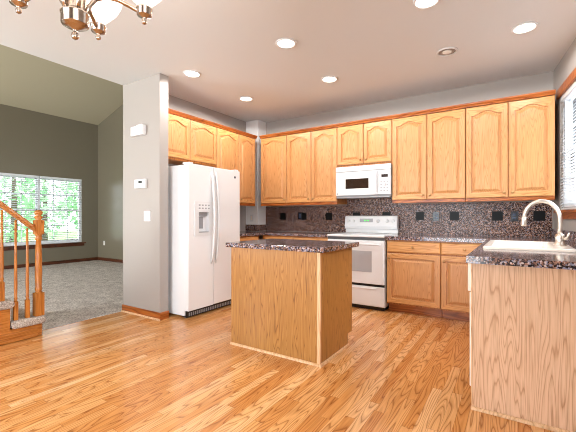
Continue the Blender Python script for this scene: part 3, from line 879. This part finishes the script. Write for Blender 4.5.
# ------------------------------------------------------------------ stub wall devices
SYF = -2.306
t = thing('door_chime', 'white door chime box high on the end of the kitchen wall', 'chime', (0.0, SYF, 2.165))
m = MB(); m.box(-.125, .01, -.042, 0, -.055, .055); m.build('cover', WHITE2, t, .005)
m = MB(); m.box(.012, .115, -.058, 0, -.06, .06); m.build('chime_cover', WHITE, t, .006)
t = thing('thermostat', 'white thermostat with a small dark display on the kitchen wall', 'thermostat', (.035, SYF, 1.545))
m = MB(); m.box(-.105, .105, -.032, 0, -.052, .052); m.build('case', WHITE2, t, .006)
m = MB(); m.box(-.02, .045, -.034, -.0322, .004, .032); m.build('display', plain('thermostat_lcd', (60, 62, 58), .2), t)
m = MB(); m.box(-.085, .085, -.034, -.0322, -.038, -.03); m.build('button', LGREY, t)
outlet('light_switch', 'white double rocker light switch below the thermostat', .138, 1.168, WHITE2, WHITE, SYF, (0, -1), .118, .118, 'switch', None, 2)

# ------------------------------------------------------------------ staircase and railing
SXF = -.165
st = thing('staircase', 'oak-sided staircase with speckled carpet treads at left', 'stairs', (-.7, -3.8, 0))
L = st.location
RISE, RUN, NS = .197, .258, 5
Y0 = -3.225
SXB = -1.25
m = MB(L)
prof = [(Y0 - .03, .006)]
for i in range(NS):
    y = Y0 - .03 - i * RUN; prof.append((y, (i + 1) * RISE - .075)); prof.append((y - RUN, (i + 1) * RISE - .075))
prof.append((Y0 - .03 - NS * RUN, .006))
m.sweep(prof, (SXB, 0, 0), (SXF - .02, 0, 0), (0, 1, 0)); m.build('stringer', OAK_STAIR_Y, st)
m = MB(L)
m.box(SXF - .0195, SXF - .008, -3.35 - NS * RUN, -3.29, .006, .085); m.box(SXF - .0195, SXF - .002, -3.35 - NS * RUN, -3.29, .07, .088)
m.box(SXF - .0195, SXF - .002, -3.35 - NS * RUN, -3.29, .006, .03)
m.build('skirt_moulding', OAK_STAIR_Y, st, .003)
for i in range(NS):
    z = (i + 1) * RISE; y = Y0 - i * RUN
    m = MB(L)
    pr = [(y - RUN - .02, z - .0745), (y - RUN - .02, z)]
    for q in range(9):
        a = PI / 2 - q / 8 * PI; pr.append((y - .036 + .036 * math.cos(a), z - .0372 + .0372 * math.sin(a)))
    m.sweep(pr, (SXB, 0, 0), (SXF + .02, 0, 0), (0, 1, 0)); m.build('tread', STAIRCARPET, st, .022)
    m = MB(L); m.box(SXB, SXF - .021, y - .029, y - .021, z - RISE + .006, z - .076); m.build('riser', STAIRCARPET, st)
rl = thing('stair_railing', 'turned oak stair railing with newel post and balusters', 'railing', (-.205, -3.275, RISE))
L = rl.location
NX, NY = -.205, -3.275
m = MB(L)
def sq(h, z): return [(NX - h, NY - h, z), (NX + h, NY - h, z), (NX + h, NY + h, z), (NX - h, NY + h, z)]
m.box(NX - .037, NX + .037, NY - .037, NY + .037, RISE + .001, .42)
m.lathe([(.036, .42), (.024, .435), (.031, .45), (.031, .46), (.026, .48), (.031, .60), (.028, .80), (.022, .93), (.031, .945), (.031, .955), (.023, .97), (.033, .985), (.034, .992)], (NX, NY, 0), 20)
m.box(NX - .035, NX + .035, NY - .035, NY + .035, .992, 1.125)
m.lathe([(.034, 1.125), (.024, 1.135), (.036, 1.15), (.036, 1.16), (.022, 1.172), (.034, 1.19), (.036, 1.203), (.028, 1.218), (.006, 1.226)], (NX, NY, 0), 20)
m.build('newel_post', OAK_STAIR, rl)
HP = [(-.026, -.028), (.026, -.028), (.029, -.008), (.022, .018), (.010, .030), (-.010, .030), (-.022, .018), (-.029, -.008)]
y1 = -4.45
m = MB(L); ya = NY - .037
m.sweep(HP, (NX, ya, 1.045), (NX, y1, 1.045 + (ya - y1) * .86), (1, 0, 0)); m.build('handrail', OAK_STAIR_Y, rl)
def railz(y): return 1.045 + (ya - y) * .86 - .045
ys = [(0, Y0 - .145), (0, Y0 - .238)] + [(k, Y0 - k * RUN - q) for k in range(1, 4) for q in (.085, .16, .238)]
for stp, y in ys:
    z0 = (stp + 1) * RISE + .001
    zt = railz(y)
    m = MB(L)
    m.box(NX - .016, NX + .016, y - .016, y + .016, z0, z0 + .17)
    m.lathe([(.016, z0 + .17), (.011, z0 + .185), (.0155, z0 + .2), (.012, z0 + .215), (.0145, z0 + .32), (.011, z0 + .6), (.009, zt)], (NX, y, 0), 12)
    m.build('baluster', OAK_STAIR, rl)

# ------------------------------------------------------------------ recessed ceiling lights
def can_light(label, x, y, lit=True, group='lit recessed ceiling lights'):
    t = thing('recessed_light', label, 'ceiling light', (x, y, ZC), 0, group if lit else None)
    m = MB(); m.lathe([(.078, -.001), (.100, -.001), (.098, -.008), (.086, -.012), (.078, -.008), (.078, -.001)], (0, 0, 0), 32, cap=False)
    m.build('trim_ring', WHITE2, t)
    if lit:
        m = MB(); m.lathe([(.0775, -.001), (.0775, -.005), (.06, -.0085), (.02, -.0105)], (0, 0, 0), 32); m.build('lens', CAN_LENS, t)
        d = bpy.data.lights.new('can_glow', 'SPOT'); d.energy = CAN_POWER; d.color = (1.0, .97, .95); d.spot_size = math.radians(179.5); d.spot_blend = 0.08; d.shadow_soft_size = .06
        o = bpy.data.objects.new('can_glow', d); COL.objects.link(o); o.parent = t; o.location = (0, 0, -.09)
    else:
        m = MB(); m.lathe([(.0775, -.001), (.0775, -.004), (.05, -.002)], (0, 0, 0), 32); m.build('baffle', CANIN, t)
        m = MB(); m.lathe([(.045, -.002), (.045, -.006), (.035, -.016), (.012, -.021)], (0, 0, 0), 24); m.build('bulb', BULB, t)
can_light('lit recessed ceiling light nearest the refrigerator', .64, -2.09)
can_light('lit recessed ceiling light nearest the corner column', .612, -1.107)
can_light('lit recessed ceiling light straight above the kitchen island', 1.914, -2.10)
can_light('lit recessed ceiling light in front of the microwave', 1.873, -1.106)
can_light('lit recessed ceiling light at the top edge of the photo', 3.15, -2.07)
can_light('lit recessed ceiling light above the sink', 3.773, -1.221)
can_light('unlit recessed ceiling light, grey in the ceiling', 3.145, -1.105, False)

# ------------------------------------------------------------------ chandelier
ca, sa = math.cos(YAW), math.sin(YAW)
def camxy(lat, d): return (CAMP[0] + ca * lat - sa * d, CAMP[1] + sa * lat + ca * d)
CHX, CHY = camxy(-.893, 1.484)
ch = thing('chandelier', 'five-arm brushed nickel chandelier with lit glass bowl shades', 'chandelier', (CHX, CHY, 1.9))
m = MB(); m.lathe([(.003, .0), (.011, .004), (.0155, .014), (.013, .026), (.006, .032), (.012, .042), (.036, .052), (.050, .060), (.052, .064), (.052, .10), (.055, .104), (.055, .110), (.046, .116), (.038, .14), (.042, .19), (.050, .24), (.03, .30), (.012, .33), (.012, .83)], (0, 0, 0), 28)
m.build('hub', CHAND, ch)
m = MB(); m.lathe([(.02, .83), (.045, .845), (.065, .865), (.065, .8755)], (0, 0, 0), 28); m.build('ceiling_canopy', CHAND, ch)
th0 = math.atan2(.986, -.167) + YAW
for k in range(5):
    a = th0 + k * 2 * PI / 5
    dx, dy = math.cos(a), math.sin(a)
    def P(r, z): return (dx * r, dy * r, z)
    m = MB(); pts = [P(.04, .112), P(.05, .15), P(.075, .19), P(.115, .212), (P(.16, .213)), P(.205, .20), P(.24, .188), P(.262, .185)]
    m.tube(pts, .0095, 10); ar = m.build('arm', CHAND, ch)
    cx, cy = dx * .27, dy * .27
    m = MB(); m.lathe([(.003, .132), (.010, .136), (.0125, .146), (.008, .156), (.012, .162), (.030, .170), (.033, .174), (.033, .196), (.036, .199), (.036, .204), (.030, .206)], (cx, cy, 0), 20); m.build('cup', CHAND, ar)
    m = MB(); m.lathe([(.028, .206), (.036, .226), (.056, .246), (.082, .276), (.102, .314), (.114, .360), (.111, .360), (.099, .316), (.079, .279), (.053, .250), (.033, .230), (.025, .211)], (cx, cy, 0), 28, cap=False); m.build('glass_shade', SHADE, ar)
    d = bpy.data.lights.new('bulb_glow', 'POINT'); d.energy = 4; d.color = (1.0, .95, .90); d.shadow_soft_size = .03
    o = bpy.data.objects.new('bulb_glow', d); COL.objects.link(o); o.parent = ch; o.location = (cx, cy, .29)

# ------------------------------------------------------------------ garden outside the living room window
m = MB(); m.box(-40, XW - .13, -30, 30, -.5, -.4)
struct(m.build('lawn', LAWN))
def tree(label, x, y, h, r, mat, n, seed, low=.5):
    rnd = random.Random(seed)
    t = thing('garden_tree', label, 'tree', (x, y, -.4), 0, 'trees outside the living room window')
    m = MB(); m.tube([(0, 0, .001), (.04, .02, h * .3), (-.03, .05, h * .6), (0, 0, h * .85)], [.14, .11, .08, .03], 9); m.build('trunk', BARK, t)
    m = MB()
    for i in range(n):
        u, v, w = rnd.gauss(0, 1), rnd.gauss(0, 1), rnd.gauss(0, 1); q = (u * u + v * v + w * w) ** .5
        rad = r * (.55 + .45 * rnd.random())
        c = Vector((u / q * rad, v / q * rad, low + (h - low) / 2 + w / q * (h - low) / 2 * (.6 + .4 * rnd.random())))
        s_ = .09 + .09 * rnd.random()
        e1 = Vector((rnd.gauss(0, 1), rnd.gauss(0, 1), rnd.gauss(0, .6))).normalized(); e2 = e1.cross(Vector((rnd.gauss(0, 1), rnd.gauss(0, 1), rnd.gauss(0, 1)))).normalized()
        m.f([m.v(c - e1 * s_), m.v(c + e2 * s_ * .5), m.v(c + e1 * s_), m.v(c - e2 * s_ * .5)])
    m.build('crown', mat, t)
tree('leafy green tree outside the living room window, at its left', -11.0, .3, 4.2, .95, LEAF, 650, 1)
tree('leafy green tree outside the living room window, behind the middle', -14.2, 2.6, 4.8, 1.3, LEAF2, 800, 2)
tree('leafy green tree outside the living room window, at its right', -11.5, 3.3, 4.0, 1.0, LEAF, 600, 3)
